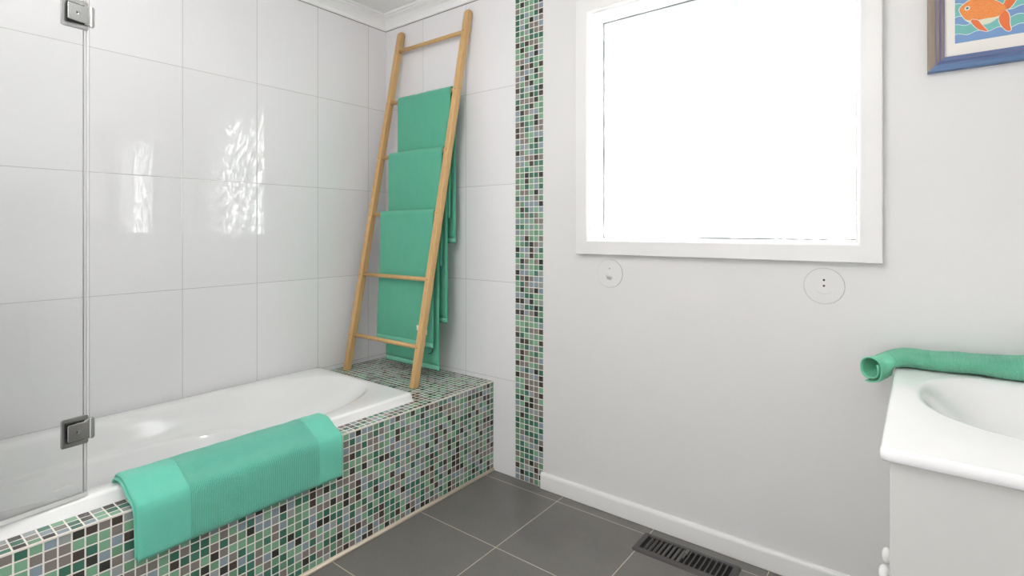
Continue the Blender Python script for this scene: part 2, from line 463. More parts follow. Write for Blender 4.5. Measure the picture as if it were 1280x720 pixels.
# ------------------------------------------------------------ ring surfaces (bath, basin)
def sup(a, b, n, th):
    c, s = abs(math.cos(th)), abs(math.sin(th))
    r = ((c/a)**n + (s/b)**n)**(-1/n)
    return r*math.cos(th), r*math.sin(th)
def rings(bm, defs, N=192, mi=0):
    R = []
    for d in defs:
        cx, cy, a, b, n, z = d[:6]
        nl = d[6] if len(d) > 6 else n        # exponent on the -X side
        row = []
        for k in range(N):
            th = 2*math.pi*k/N
            # denser near the corners of rectangles
            nn = nl if math.cos(th) < 0 else n
            x, y = sup(a, b, nn, math.atan2(math.sin(th)*b, math.cos(th)*a))
            row.append(bm.verts.new((cx+x, cy+y, z)))
        R.append(row)
    for A, C in zip(R, R[1:]):
        for i in range(N):
            j = (i+1) % N
            bm.faces.new((A[i], A[j], C[j], C[i])).material_index = mi
    return R

TX0, TX1, TY0, TY1 = XL+0.007, -1.772, -0.096, 1.592
tub = thing('bathtub', 'white acrylic bath set into the mosaic plinth, with a smooth curved inner rim', 'bathtub', ((TX0+TX1)/2, (TY0+TY1)/2, 0.10))
cx, cy, hx, hy = (TX0+TX1)/2, (TY0+TY1)/2, (TX1-TX0)/2, (TY1-TY0)/2
def rect_d(inset, z, n=80): return (cx, cy, hx-inset, hy-inset, n, z)
def el(x0, x1, y0, y1, n, z, nl=None): return ((x0+x1)/2, (y0+y1)/2, (x1-x0)/2, (y1-y0)/2, n, z, nl or n)
bm = bmesh.new()
R = rings(bm, [
    rect_d(-0.005, ZP+0.0005), rect_d(-0.004, ZP+0.003), rect_d(0.0, ZP+0.008), rect_d(0.002, 0.470), rect_d(0.005, 0.476), rect_d(0.010, 0.479),
    rect_d(0.022, 0.479, 30),
    el(-2.445, -1.825, 0.00, 1.560, 2.7, 0.477, 3.6), el(-2.440, -1.830, 0.005, 1.554, 2.6, 0.4745, 3.6), el(-2.434, -1.838, 0.012, 1.545, 2.6, 0.468, 3.5),
    el(-2.428, -1.846, 0.02, 1.53, 2.6, 0.458, 3.4),
    el(-2.418, -1.862, 0.035, 1.42, 2.6, 0.415, 3.3), el(-2.408, -1.874, 0.05, 1.26, 2.6, 0.378, 3.2), el(-2.402, -1.880, 0.06, 1.13, 2.6, 0.362, 3.2),
    el(-2.398, -1.884, 0.065, 1.10, 2.6, 0.359, 3.1), el(-2.385, -1.892, 0.075, 1.080, 2.6, 0.356, 3.0), el(-2.378, -1.897, 0.08, 1.072, 2.6, 0.349, 3.0),
    el(-2.35, -1.915, 0.11, 1.03, 2.6, 0.24), el(-2.33, -1.93, 0.14, 0.98, 2.6, 0.15), el(-2.28, -1.97, 0.20, 0.92, 2.5, 0.115),
    el(-2.20, -2.08, 0.35, 0.75, 2.2, 0.108)], N=256)
bm.faces.new(R[-1])
obj('tub_shell', bm, M['acrylic'], tub, smooth=True)
bm = bmesh.new(); lathe(bm, (-2.14, 0.40, 0.1085), (0, 0, 1), [(0.034, 0), (0.034, 0.003), (0.028, 0.004), (0.0, 0.003)])
obj('drain', bm, M['chrome'], tub, smooth=True)

# ------------------------------------------------------------ ladder
lad = thing('towel_ladder', 'tall honey coloured wooden ladder leaning against the white tiles', 'ladder', (-2.16, 1.715, ZP))
ZB, ZT = ZP+0.001, 2.325
def ly(z): return 1.700+(z-ZP)*0.300/1.867          # front face of the rails
def lxl(z): return -2.457+(z-ZP)*0.0465              # left edge of left rail
def lxr(z): return -1.928+(z-ZP)*0.0405
RW, RD = 0.031, 0.034
def rail(fx):
    bm = bmesh.new(); n = 14; prev = None
    zs = [ZB+(ZT-0.016-ZB)*i/n for i in range(n+1)]
    rows = [(z, 0.0, 0.0) for z in zs] + [(ZT-0.009, 0.0012, 0.002), (ZT-0.004, 0.004, 0.005), (ZT-0.001, 0.008, 0.009), (ZT, 0.0115, 0.012)]
    for z, ix, iy in rows:
        x, y = fx(z), ly(z)
        ring = [bm.verts.new(p) for p in ((x+ix, y+iy, z), (x+RW-ix, y+iy, z), (x+RW-ix, y+RD-iy, z), (x+ix, y+RD-iy, z))]
        if prev:
            for i in range(4): bm.faces.new((prev[i], prev[(i+1) % 4], ring[(i+1) % 4], ring[i]))
        else: bm.faces.new(ring[::-1])
        prev = ring
    bm.faces.new(prev)
    return bm
for fx in (lxl, lxr): obj('rail', rail(fx), M['wood'], lad, bevel=0.0035, angle=0.9)
RZ = [0.632, 0.955, 1.279, 1.596, 1.906, 2.210]
RR = 0.0105
def ry(z): return ly(z)+RD/2
for z in RZ:
    bm = bmesh.new(); cyl(bm, (lxl(z)+RW*0.5, ry(z), z), (lxr(z)+RW*0.5, ry(z), z), RR, 20)
    obj('rung', bm, M['wood'], lad, smooth=False)
    for fx in (lxl, lxr):
        bm = bmesh.new(); cyl(bm, (fx(z)+RW*0.5, ly(z)+0.001, z), (fx(z)+RW*0.5, ly(z)-0.0006, z), 0.0026, 10)
        obj('dowel_plug', bm, M['black_plug'], lad)
for o in list(COL.objects):
    if o.name.startswith('rung'):
        for p in o.data.polygons: p.use_smooth = len(p.vertices) == 4

# ------------------------------------------------------------ towels
def sheet(bm, path, span, axis, thick, nu=40, wob=0.003, seed=0.0, skew=None, edge_r=0.5, mi=0, uv=None, uoff=0.0):
    """closed cloth slab: path = [(p, z)] centre line, swept along axis 0 (X) or 1 (Y)."""
    pts = [Vector((a, b)) for a, b in path]
    # resample
    L = [0]
    for a, b in zip(pts, pts[1:]): L.append(L[-1]+(b-a).length)
    n = max(12, int(L[-1]/0.010)); P = []
    for i in range(n+1):
        d = L[-1]*i/n; k = 0
        while k < len(L)-2 and L[k+1] < d: k += 1
        t = (d-L[k])/max(1e-9, L[k+1]-L[k]); P.append((pts[k].lerp(pts[k+1], t), d))
    Nn = []
    for i in range(n+1):
        a = P[max(0, i-1)][0]; b = P[min(n, i+1)][0]; d = (b-a).normalized(); Nn.append(Vector((-d.y, d.x)))
    s0, s1 = span
    grid = {}
    us = [0, 0.008, 0.02]+[0.04+0.92*i/nu for i in range(nu+1)]+[0.98, 0.992, 1]
    uvl = bm.loops.layers.uv.verify()
    uvd = {}
    for side in (1, -1):
        for i in range(n+1):
            for j, u in enumerate(us):
                s = s0+(s1-s0)*u
                e = min(u, 1-u)*(s1-s0)/(thick*0.5); e = 1 if e >= 1 else math.sqrt(max(0, 1-(1-e)**2))
                ee = min(P[i][1], L[-1]-P[i][1])/(thick*0.5); ee = 1 if ee >= 1 else math.sqrt(max(0, 1-(1-ee)**2))
                h = thick*0.5*max(0.12, min(e, ee))
                w = noise.noise(Vector((s*7+seed, P[i][1]*3.5, seed)))*wob + noise.noise(Vector((s*30+seed, P[i][1]*18, seed+5)))*wob*0.22
                q = P[i][0]+Nn[i]*(h*side+w)
                sx = s + (skew(P[i][1]/L[-1], u) if skew else 0)
                v = bm.verts.new((sx, q.x, q.y) if axis == 0 else (q.x, sx, q.y))
                grid[(side, i, j)] = v; uvd[v] = (s-s0+uoff, P[i][1])
    m = len(us)
    def face(vs):
        f = bm.faces.new(vs); f.smooth = True; f.material_index = mi
        for l in f.loops: l[uvl].uv = uvd[l.vert]
        return f
    for side in (1, -1):
        for i in range(n):
            for j in range(m-1):
                q = [grid[(side, i, j)], grid[(side, i, j+1)], grid[(side, i+1, j+1)], grid[(side, i+1, j)]]
                face(q if side == 1 else q[::-1])
    for i in range(n):
        for j, fl in ((0, 1), (m-1, -1)):
            q = [grid[(1, i, j)], grid[(1, i+1, j)], grid[(-1, i+1, j)], grid[(-1, i, j)]]
            face(q if fl == 1 else q[::-1])
    for j in range(m-1):
        for i, fl in ((0, -1), (n, 1)):
            q = [grid[(1, i, j)], grid[(1, i, j+1)], grid[(-1, i, j+1)], grid[(-1, i, j)]]
            face(q if fl == -1 else q[::-1])
    return L[-1]

def hang_path(z, front_z, back_z, off, yf=None, yb=None):
    """over a rung at height z: front end -> over the top -> back end (y, z)"""
    y = ry(z); r = RR+off
    p = [((yf if yf else y-r)-0.002, front_z), (y-r-0.001, (front_z+z)/2), (y-r, z)]
    for k in range(1, 8):
        a = math.pi*k/8; p.append((y-r*math.cos(a), z+r*math.sin(a)))
    p += [(y+r, z), (y+r+0.001, (back_z+z)/2), ((yb if yb else y+r)+0.001, back_z)]
    return p
def ladder_towel(z, fz, bz, x0, x1, label, seed, skf=None):
    bm = bmesh.new()
    sheet(bm, hang_path(z, fz, bz, 0.0082), (x0, x1), 0, 0.006, seed=seed, wob=0.0030, skew=skf)
    sheet(bm, hang_path(z, fz+0.006, bz+0.030, 0.0030), (x0+0.004, x1-0.003), 0, 0.0045, seed=seed, wob=0.0024, skew=skf)
    o = obj('bath_towel', bm, M['towel'])
    return tag(o, label, 'towel', 'green towels on the ladder')
t1 = ladder_towel(RZ[4], 1.255, 1.128, -2.285, -1.882, 'green bath towel on the highest of the three towel-bearing rungs', 1.0)
t2 = ladder_towel(RZ[3], 1.018, 0.723, -2.302, -1.892, 'green bath towel hanging in the middle between two other ladder towels', 4.3)
t3 = ladder_towel(RZ[2], 0.612, 0.492, -2.306, -1.899, 'lowest green bath towel on the ladder, with a white care tag near its hem', 9.1,
                  lambda t, u: -0.03*max(0, (0.40-t)/0.40)*(1-u))
# parts of towels: hems, label, loop
def hem(parent, z, x0, x1, y, zz):
    bm = bmesh.new(); sheet(bm, [(y, zz), (y, zz+0.022)], (x0, x1), 0, 0.0125, wob=0.0, seed=2)
    h = obj('hem', bm, M['towel_band'], parent); return h
hem(t3, 0, -2.331, -1.9, ry(RZ[2])-RR-0.0105, 0.616)
hem(t3, 0, -2.300, -1.9, ry(RZ[2])+RR+0.0100, 0.497)
hem(t2, 0, -2.300, -1.893, ry(RZ[3])+RR+0.0100, 0.728)
hem(t1, 0, -2.284, -1.883, ry(RZ[4])+RR+0.0100, 1.133)
y3 = ry(RZ[2])-RR-0.0072
bm = bmesh.new()
prism(bm, [(-2.012, y3-0.0072, 0.692), (-1.938, y3-0.0072, 0.676), (-1.938, y3-0.0072, 0.702), (-2.014, y3-0.0072, 0.718)], (0, -0.001, 0))
cl = obj('care_label', bm, M['label_white'], t3)
cl['label'] = 'white sewn care label'
bm = bmesh.new()
pl = [(-1.934, 0.640), (-1.930, 0.615), (-1.934, 0.590), (-1.944, 0.577), (-1.962, 0.574)]
yl = ry(RZ[2])+RR+0.002
for a, c in zip(pl, pl[1:]): cyl(bm, (a[0], yl-0.006, a[1]), (c[0], yl-0.006, c[1]), 0.0022, 8)
lp = obj('hanging_loop', bm, M['loop'], t3, smooth=True); lp['label'] = 'dark hanging loop'

# bath mat folded over the rim of the bath
def mat_path(o, z_end, inner=0.0):
    p = [(-1.853+inner, 0.440), (-1.838, 0.466), (-1.815, 0.482+o), (-1.790, 0.4845+o), (-1.768+o*0.3, 0.4840+o), (-1.748+o*0.4, 0.476+o), (-1.722+o*0.6, 0.459+o*0.9), (-1.700+o*0.8, 0.4515+o*0.8),
         (-1.686+o, 0.4455+o*0.6), (-1.6795+o, 0.434), (-1.678+o, 0.40), (-1.6785+o, 0.36), (-1.679+o, z_end)]
    return p
bm = bmesh.new()
sk = lambda t, u: 0.010*t*(1-u) - 0.004*math.sin(u*9)*t
sheet(bm, mat_path(0.0175, 0.306), (0.505, 1.150), 1, 0.0075, nu=80, wob=0.0060, seed=3.3, skew=sk)
sheet(bm, mat_path(0.0095, 0.312), (0.500, 1.147), 1, 0.0065, nu=40, wob=0.0020, seed=3.3, skew=sk)
sheet(bm, mat_path(0.0025, 0.318), (0.508, 1.145), 1, 0.0055, nu=40, wob=0.0008, seed=3.3, skew=sk)
tag(obj('bath_mat', bm, M['mat']), 'green textured bath mat folded over the edge of the white bath', 'bath mat')

# ------------------------------------------------------------ glass shower screen
scr = thing('shower_screen', 'clear frameless glass shower screen standing on the bath rim with chrome hinges', 'shower screen', (-1.79, 0.43, 0.484))
dv = Vector((-0.103, 0.9947, 0)); nv = Vector((0.9947, 0.103, 0))   # along / out of the glass
E0 = Vector((-1.790, 0.436, 0))
def P3(s, n, z): return E0+dv*s+nv*n+Vector((0, 0, z))
def sbox(bm, s0, s1, n0, n1, z0, z1):
    vs = [bm.verts.new(P3(s, n, z)) for s in (s0, s1) for n in (n0, n1) for z in (z0, z1)]
    for q in ((0, 1, 3, 2), (4, 6, 7, 5), (0, 4, 5, 1), (2, 3, 7, 6), (0, 2, 6, 4), (1, 5, 7, 3)): bm.faces.new([vs[i] for i in q])
bm = bmesh.new(); sbox(bm, -0.53, -0.008, 0, 0.006, 0.492, 2.05)
obj('glass_panel', bm, M['glass'], scr)
bm = bmesh.new(); sbox(bm, -0.009, -0.0065, -0.0005, 0.0065, 0.492, 2.05)
obj('glass_edge', bm, M['glass_edge'], scr)
bm = bmesh.new(); sbox(bm, -0.53, 0.0, -0.002, 0.008, 0.4815, 0.4925); sbox(bm, -0.0025, 0.0, 0.0, 0.005, 0.4925, 2.05)
obj('seal_strip', bm, M['seal'], scr)
bm = bmesh.new()
for k, (a, b_) in enumerate(((0, 4), (5, 7), (8.5, 13), (14, 16), (17, 22))): sbox(bm, -0.075+a*0.0018, -0.075+b_*0.0018, 0.0062, 0.0066, 0.5245, 0.529)
for k, (a, b_) in enumerate(((1, 6), (7.5, 12), (13, 19))): sbox(bm, -0.075+a*0.0018, -0.075+b_*0.0018, 0.0062, 0.0066, 0.518, 0.521)
obj('etched_mark', bm, M['etch'], scr)
def rrect(cs, cz, hs, hz, r, n=5):
    out = []
    for (sx, sz, a0) in ((1, 1, 0), (-1, 1, 90), (-1, -1, 180), (1, -1, 270)):
        for k in range(n+1):
            a = math.radians(a0+90*k/n); out.append((cs+sx*(hs-r)+r*math.cos(a), cz+sz*(hz-r)+r*math.sin(a)))
    return out
def splate(bm, cs, cz, hs, hz, r, n0, n1, tilt=0.0):
    """plate parallel to the glass; tilt pushes its left end outwards"""
    pts = rrect(cs, cz, hs, hz, r)
    f = lambda s, n: n+tilt*(cs+hs-s)
    A = [bm.verts.new(P3(s, f(s, n0), z)) for s, z in pts]; C = [bm.verts.new(P3(s, f(s, n1), z)) for s, z in pts]
    bm.faces.new(A); bm.faces.new(C[::-1])
    for i in range(len(pts)): bm.faces.new((A[i], C[i], C[(i+1) % len(pts)], A[(i+1) % len(pts)]))
for zc in (0.663, 1.773):
    hroot = None
    bm = bmesh.new(); splate(bm, -0.030, zc, 0.030, 0.0385, 0.006, 0.0066, 0.0105)
    hp = obj('hinge', bm, M['brushed'], scr, bevel=0.0012)
    hp['label'] = 'chrome pivot hinge'
    bm = bmesh.new(); splate(bm, -0.026, zc, 0.0235, 0.0225, 0.003, 0.0115, 0.0165, tilt=0.16)
    obj('hinge_arm', bm, M['chrome'], hp, bevel=0.001)
    bm = bmesh.new(); splate(bm, -0.027, zc, 0.024, 0.026, 0.003, 0.0104, 0.0114, tilt=0.14)
    obj('hinge_gasket', bm, M['hinge_dark'], hp)
    bm = bmesh.new(); splate(bm, 0.001, zc, 0.0115, 0.0255, 0.002, 0.0070, 0.0150)
    cyl(bm, P3(0.006, 0.011, zc-0.0275), P3(0.006, 0.011, zc+0.0275), 0.0058, 16)
    obj('hinge_knuckle', bm, M['chrome'], hp, bevel=0.0006)
    bm = bmesh.new(); c0 = P3(-0.030, 0.0195, zc); lathe(bm, c0-nv*0.001, nv, [(0.0085, 0), (0.0085, 0.0012), (0.0035, 0.0022), (0.003, 0.0005), (0, 0.0005)], 20)
    obj('hinge_screw', bm, M['brushed'], hp, smooth=True)
    bm = bmesh.new(); lathe(bm, c0+nv*0.0002, nv, [(0.0030, 0), (0.0030, 0.0013), (0, 0.0013)], 12)
    obj('screw_socket', bm, M['hinge_dark'], hp)

# ------------------------------------------------------------ capped outlets under the window
for cx_, cz_, lab, big in ((-1.047, 1.0125, 'round white cap plate under the left end of the window, its holes small', 0), (-0.256, 1.0105, 'round white cap plate under the right end of the window, its holes larger', 1)):
    t = thing('cover_plate', lab, 'cover plate', (cx_, YB, cz_), 'round cap plates under the window')
    bm = bmesh.new(); lathe(bm, (cx_, YB, cz_), (0, -1, 0), [(0.060, -0.0002), (0.060, 0.0012), (0.0592, 0.0022)], 64, mi=1)  # rim coloured grey as the thin shadow round the plate
    lathe(bm, (cx_, YB, cz_), (0, -1, 0), [(0.0592, 0.0022), (0.048, 0.0024), (0, 0.0026)], 64)
    obj('plate', bm, [M['wall_paint'], M['shadow_gap']], t)
    bm = bmesh.new()
    rr = 0.0036 if big else 0.0024
    for dz in ((0.020, 0.0005) if big else (0.0205, 0.0015)):
        lathe(bm, (cx_, YB-0.0024, cz_+dz), (0, -1, 0), [(rr, 0), (rr*0.9, 0.0006), (0, 0.0006)], 16)
    obj('screw_hole', bm, M['hole'], t)
    bm = bmesh.new()
    if big:
        n = 14
        for k in range(n):
            a0 = math.radians(225+90*k/n); a1 = math.radians(225+90*(k+1)/n)
            cyl(bm, (cx_+0.030*math.cos(a0), YB-0.0026, cz_+0.004+0.030*math.sin(a0)), (cx_+0.030*math.cos(a1), YB-0.0026, cz_+0.004+0.030*math.sin(a1)), 0.0011, 6)
        obj('plate_rib', bm, M['wall_paint'], t, smooth=True)
    else:
        lathe(bm, (cx_, YB-0.002, cz_-0.010), (0, -1, 0), [(0.018, 0), (0.015, 0.004), (0.007, 0.007), (0.006, 0.018), (0, 0.019)], 24)
        obj('capped_stub', bm, M['wall_paint'], t, smooth=True)

# ------------------------------------------------------------ floor vent
VX0, VX1, VY0, VY1 = -0.862, -0.500, 1.848, 1.985
vent = thing('floor_vent', 'dark grey slotted metal heating vent in the floor by the skirting', 'floor vent', ((VX0+VX1)/2, (VY0+VY1)/2, 0))
def xyring(x0, x1, y0, y1, r, z, n=5):
    out = []
    for (cx_, cy_, a0) in ((x1-r, y1-r, 0), (x0+r, y1-r, 90), (x0+r, y0+r, 180), (x1-r, y0+r, 270)):
        for k in range(n+1):
            a = math.radians(a0+90*k/n); out.append((cx_+r*math.cos(a), cy_+r*math.sin(a), z))
    return out
bm = bmesh.new()
RG = []
ix0, ix1, iy0, iy1 = VX0+0.024, VX1-0.024, VY0+0.023, VY1-0.023
for (i, z, r) in ((0, 0.0005, 0.012), (0.001, 0.003, 0.012), (0.007, 0.006, 0.010), (0.022, 0.0075, 0.005)):
    RG.append([bm.verts.new(p) for p in xyring(VX0+i, VX1-i, VY0+i, VY1-i, r, z)])
RG.append([bm.verts.new(p) for p in xyring(ix0, ix1, iy0, iy1, 0.002, 0.0075)])
RG.append([bm.verts.new(p) for p in xyring(ix0, ix1, iy0, iy1, 0.002, 0.0012)])
for a, c in zip(RG, RG[1:]):
    for i in range(len(a)): bm.faces.new((a[i], a[(i+1) % len(a)], c[(i+1) % len(a)], c[i]))
obj('vent_frame', bm, M['vent'], vent)
obj('duct_opening', B(ix0, ix1, iy0, iy1, 0.0006, 0.0012), M['vent_dark'], vent)
nb = 17
mid = (ix0+ix1)/2-0.004
bm = bmesh.new()
for k in range(8):
    xa = ix0+0.012+(mid-ix0-0.012)*k/8
    prism(bm, [(xa, iy0+0.004, 0.0013), (xa+0.0105, iy0+0.004, 0.0013), (xa+0.0090, iy0+0.004, 0.0052), (xa+0.004, iy0+0.004, 0.0060)], (0, iy1-iy0-0.010, 0))
obj('damper_blade', bm, M['damper'], vent)
bm = bmesh.new()
for k in range(1, nb):
    x = ix0+(ix1-ix0)*k/nb; w = 0.0026
    pts = [(x-w, iy0, 0.0055), (x-w+0.001, (iy0+iy1)/2, 0.0055), (x-w, iy1, 0.0055), (x+w, iy1, 0.0055), (x+w+0.001, (iy0+iy1)/2, 0.0055), (x+w, iy0, 0.0055)]
    prism(bm, pts, (0, 0, 0.0021))
obj('grille_bar', bm, M['vent'], vent)
bm = bmesh.new(); box(bm, mid-0.004, mid+0.006, iy1-0.030, iy1-0.002, 0.004, 0.0105); box(bm, mid-0.001, mid+0.003, iy1-0.060, iy1-0.028, 0.004, 0.008)
obj('damper_lever', bm, M['damper'], vent, bevel=0.001)

# ------------------------------------------------------------ framed fish picture
FX0, FX1, FZ0, FZ1 = 0.0155, 0.385, 1.668, 2.03
pic = thing('framed_picture', 'framed print of an orange fish in blue and green waves, blue stained frame', 'picture', ((FX0+FX1)/2, YB-0.01, FZ0))
bm = bmesh.new()
fw = 0.0405
pr = [(0, YB-0.0005), (0, YB-0.019), (0.04, YB-0.0205), (0.42, YB-0.021), (0.50, YB-0.0185), (0.56, YB-0.0190), (0.68, YB-0.0225), (0.80, YB-0.0190), (0.92, YB-0.0175), (1.0, YB-0.016), (1.0, YB-0.006)]
frame_profile(bm, (FX0, FX1, FZ0, FZ1), (FX0+fw, FX1-fw, FZ0+fw, FZ1-fw), pr,
              lambda k, i: (2 if k in (4, 6, 8) else (1 if i in (1, 3) else 0)))
obj('picture_frame', bm, [M['frame_blue'], M['frame_brown'], M['frame_violet']], pic)
YM = YB-0.010
obj('mount_board', B(FX0+fw-0.001, FX1-fw+0.001, YM, YB-0.006, FZ0+fw-0.001, FZ1-fw+0.001), M['mount'], pic)
PX0, PX1, PZ0, PZ1 = 0.0795, 0.320, 1.745, 1.945
bm = bmesh.new()
def flat(poly, lev, mi): prism(bm, [(x, YM-0.0002-lev*0.00012, z) for x, z in poly], (0, 0.0001, 0), mi)
flat([(PX0, PZ0), (PX1, PZ0), (PX1, PZ1), (PX0, PZ1)], 0, 0)
def wave(z, ph, amp=0.0035, lam=0.045, slope=0.0, n=40):
    return [(PX0+(PX1-PX0)*k/n, z+slope*(k/n)+amp*math.sin(2*math.pi*((PX1-PX0)*k/n)/lam+ph)) for k in range(n+1)]
bands = [(1.769, 0.8, 0), (1.797, 1.3, 1), (1.820, 0.4, 0), (1.858, 1.0, 1), (1.882, 2.0, 0), (1.908, 0.2, 1), (1.928, 1.0, 0)]
low = [(PX0, PZ0), (PX1, PZ0)]
prev = [(PX0+(PX1-PX0)*k/40, PZ0) for k in range(41)]
kinds = [1, 0, 1, 0, 1, 0, 1]
for (z, ph, _), mi in zip(bands, kinds):
    w = wave(z, ph)
    for k in range(40):
        flat([prev[k], prev[k+1], w[k+1], w[k]], 1, mi)
    prev = w
for z, ph, _ in bands:
    w = wave(z, ph)
    for k in range(40):
        flat([(w[k][0], w[k][1]-0.0008), (w[k+1][0], w[k+1][1]-0.0008), (w[k+1][0], w[k+1][1]+0.0008), (w[k][0], w[k][1]+0.0008)], 2, 2)
def smooth_poly(p, it=2):
    for _ in range(it):
        q = []
        for i in range(len(p)):
            a, b_ = p[i], p[(i+1) % len(p)]
            q += [(a[0]*0.75+b_[0]*0.25, a[1]*0.75+b_[1]*0.25), (a[0]*0.25+b_[0]*0.75, a[1]*0.25+b_[1]*0.75)]
        p = q
    return p
def grow(p, d):
    n = len(p); area = sum(p[i][0]*p[(i+1) % n][1]-p[(i+1) % n][0]*p[i][1] for i in range(n)); sg = 1 if area > 0 else -1
    out = []
    for i in range(n):
        a, b_ = Vector(p[i-1]), Vector(p[(i+1) % n]); t = (b_-a)
        if t.length < 1e-9: out.append(p[i]); continue
        t.normalize(); out.append((p[i][0]+t.y*sg*d, p[i][1]-t.x*sg*d))
    return out
bodyp = [(0.089, 1.845), (0.090, 1.836), (0.096, 1.822), (0.103, 1.809), (0.113, 1.799), (0.130, 1.790), (0.145, 1.787), (0.158, 1.789), (0.171, 1.798), (0.182, 1.811), (0.192, 1.818), (0.188, 1.830),
         (0.176, 1.842), (0.164, 1.852), (0.150, 1.860), (0.135, 1.866), (0.118, 1.866), (0.106, 1.861), (0.096, 1.853)]
upper = [(0.089, 1.845), (0.090, 1.836), (0.096, 1.822), (0.102, 1.811), (0.110, 1.806), (0.130, 1.802), (0.149, 1.803), (0.164, 1.802), (0.175, 1.803), (0.184, 1.812), (0.192, 1.818), (0.188, 1.830),
         (0.176, 1.842), (0.164, 1.852), (0.150, 1.860), (0.135, 1.866), (0.118, 1.866), (0.106, 1.861), (0.096, 1.853)]
tailu = [(0.183, 1.826), (0.187, 1.842), (0.198, 1.862), (0.214, 1.874), (0.222, 1.868), (0.216, 1.850), (0.206, 1.830), (0.194, 1.815)]
taill = [(0.186, 1.817), (0.194, 1.811), (0.198, 1.793), (0.197, 1.775), (0.2015, 1.757), (0.193, 1.755), (0.181, 1.772), (0.175, 1.789), (0.175, 1.803)]
fin = [(0.112, 1.809), (0.120, 1.790), (0.131, 1.775), (0.143, 1.768), (0.153, 1.764), (0.145, 1.777), (0.137, 1.790), (0.131, 1.803)]
dors = [(0.125, 1.862), (0.140, 1.880), (0.160, 1.884), (0.172, 1.870), (0.168, 1.848)]
for p in (bodyp, tailu, taill, fin, dors): flat(grow(smooth_poly(p), 0.0016), 3, 2)
flat(smooth_poly(bodyp), 5, 5)
for p in (tailu, taill): flat(smooth_poly(p), 4, 4)
flat(smooth_poly(dors), 4, 4)
flat(smooth_poly(upper), 6, 3)
flat(grow(smooth_poly(fin), 0.0012), 7, 2); flat(smooth_poly(fin), 8, 4)
circ = lambda cx_, cz_, r, k=1.0: [(cx_+r*math.cos(2*math.pi*i/24), cz_+r*k*math.sin(2*math.pi*i/24)) for i in range(24)]
flat(circ(0.107, 1.842, 0.0062), 7, 2); flat(circ(0.107, 1.842, 0.0046), 8, 5); flat(circ(0.107, 1.842, 0.0031), 9, 6)
obj('fish_print', bm, [M['teal'], M['blue'], M['line'], M['orange'], M['orange_fin'], M['cream_belly'], M['eye']], pic)

# ------------------------------------------------------------ vanity
ZV = 0.79
van = thing('vanity_cabinet', 'white painted vanity cabinet standing under the moulded basin top', 'cabinet', (0.22, 1.63, 0))
VCX0, VCY0, VCY1 = -0.046, 1.222, 2.020
bm = bmesh.new()
box(bm, VCX0+0.019, XR-0.002, VCY1-0.016, VCY1, 0.10, ZV-0.024); box(bm, XR-0.010, XR-0.002, VCY0+0.0162, VCY1-0.016, 0.10, ZV-0.024)
box(bm, VCX0+0.019, XR-0.010, VCY0+0.0162, VCY1-0.016, 0.10, 0.116); box(bm, VCX0+0.019, VCX0+0.035, VCY0+0.0162, VCY1-0.016, ZV-0.10, ZV-0.024)
obj('carcass', bm, M['cabinet_paint'], van)
obj('side_panel', B(VCX0, XR-0.002, VCY0, VCY0+0.016, 0.0, ZV-0.024), M['cabinet_paint'], van, bevel=0.0012)
obj('kickboard', B(VCX0+0.06, XR-0.002, VCY0+0.017, VCY1-0.004, 0.0, 0.10), M['cabinet_paint'], van)
ym = (VCY0+VCY1)/2
for (a, b_, ky, kz) in ((VCY0+0.0175, ym-0.0015, ym-0.062, 0.372), (ym+0.0015, VCY1-0.0005, ym+0.070, 0.350)):
    bm = B(VCX0, VCX0+0.018, a, b_, 0.105, ZV-0.028)
    d = obj('door', bm, M['cabinet_paint'], van, bevel=0.0015)
    bm = bmesh.new(); lathe(bm, (VCX0, ky, kz), (-1, 0, 0), [(0.009, 0), (0.007, 0.004), (0.007, 0.010), (0.012, 0.014), (0.0185, 0.019), (0.020, 0.025), (0.017, 0.031), (0.009, 0.0345), (0, 0.0355)], 28)
    obj('knob', bm, M['knob'], d, smooth=True)
top = thing('basin_top', 'white moulded vanity top with an oval sunken basin', 'basin', (0.21, 1.62, ZV-0.022))
bm = bmesh.new()
vx0, vx1, vy0, vy1 = -0.062, XR-0.001, 1.205, YB-0.001
vcx, vcy, vhx, vhy = (vx0+vx1)/2, (vy0+vy1)/2, (vx1-vx0)/2, (vy1-vy0)/2
rd = lambda i, z, n=90: (vcx, vcy, vhx-i, vhy-i, n, z)
bl = lambda s, z, n=2.25: (0.212, 1.692, 0.218*s, 0.262*s, n, z)
R = rings(bm, [rd(0.03, ZV-0.0225), rd(0.004, ZV-0.0225), rd(0.0005, ZV-0.019), rd(0.0, ZV-0.012), rd(0.001, ZV-0.005), rd(0.004, ZV-0.001), rd(0.010, ZV+0.0005), rd(0.014, ZV+0.0004), rd(0.030, ZV, 60),
     bl(1.03, ZV-0.0005), bl(1.0, ZV-0.0015), bl(0.975, ZV-0.004), bl(0.95, ZV-0.009), bl(0.90, ZV-0.022), bl(0.82, ZV-0.045), bl(0.70, ZV-0.074), bl(0.52, ZV-0.108), bl(0.3, ZV-0.118), bl(0.12, ZV-0.121)], N=256)
bm.faces.new(R[-1])
obj('basin_slab', bm, M['ceramic'], top, smooth=True)
bm = bmesh.new(); lathe(bm, (0.212, 1.692, ZV-0.1208), (0, 0, 1), [(0.024, 0), (0.024, 0.002), (0.018, 0.003), (0.0, 0.0015)], 28)
obj('waste_ring', bm, M['chrome'], top, smooth=True)

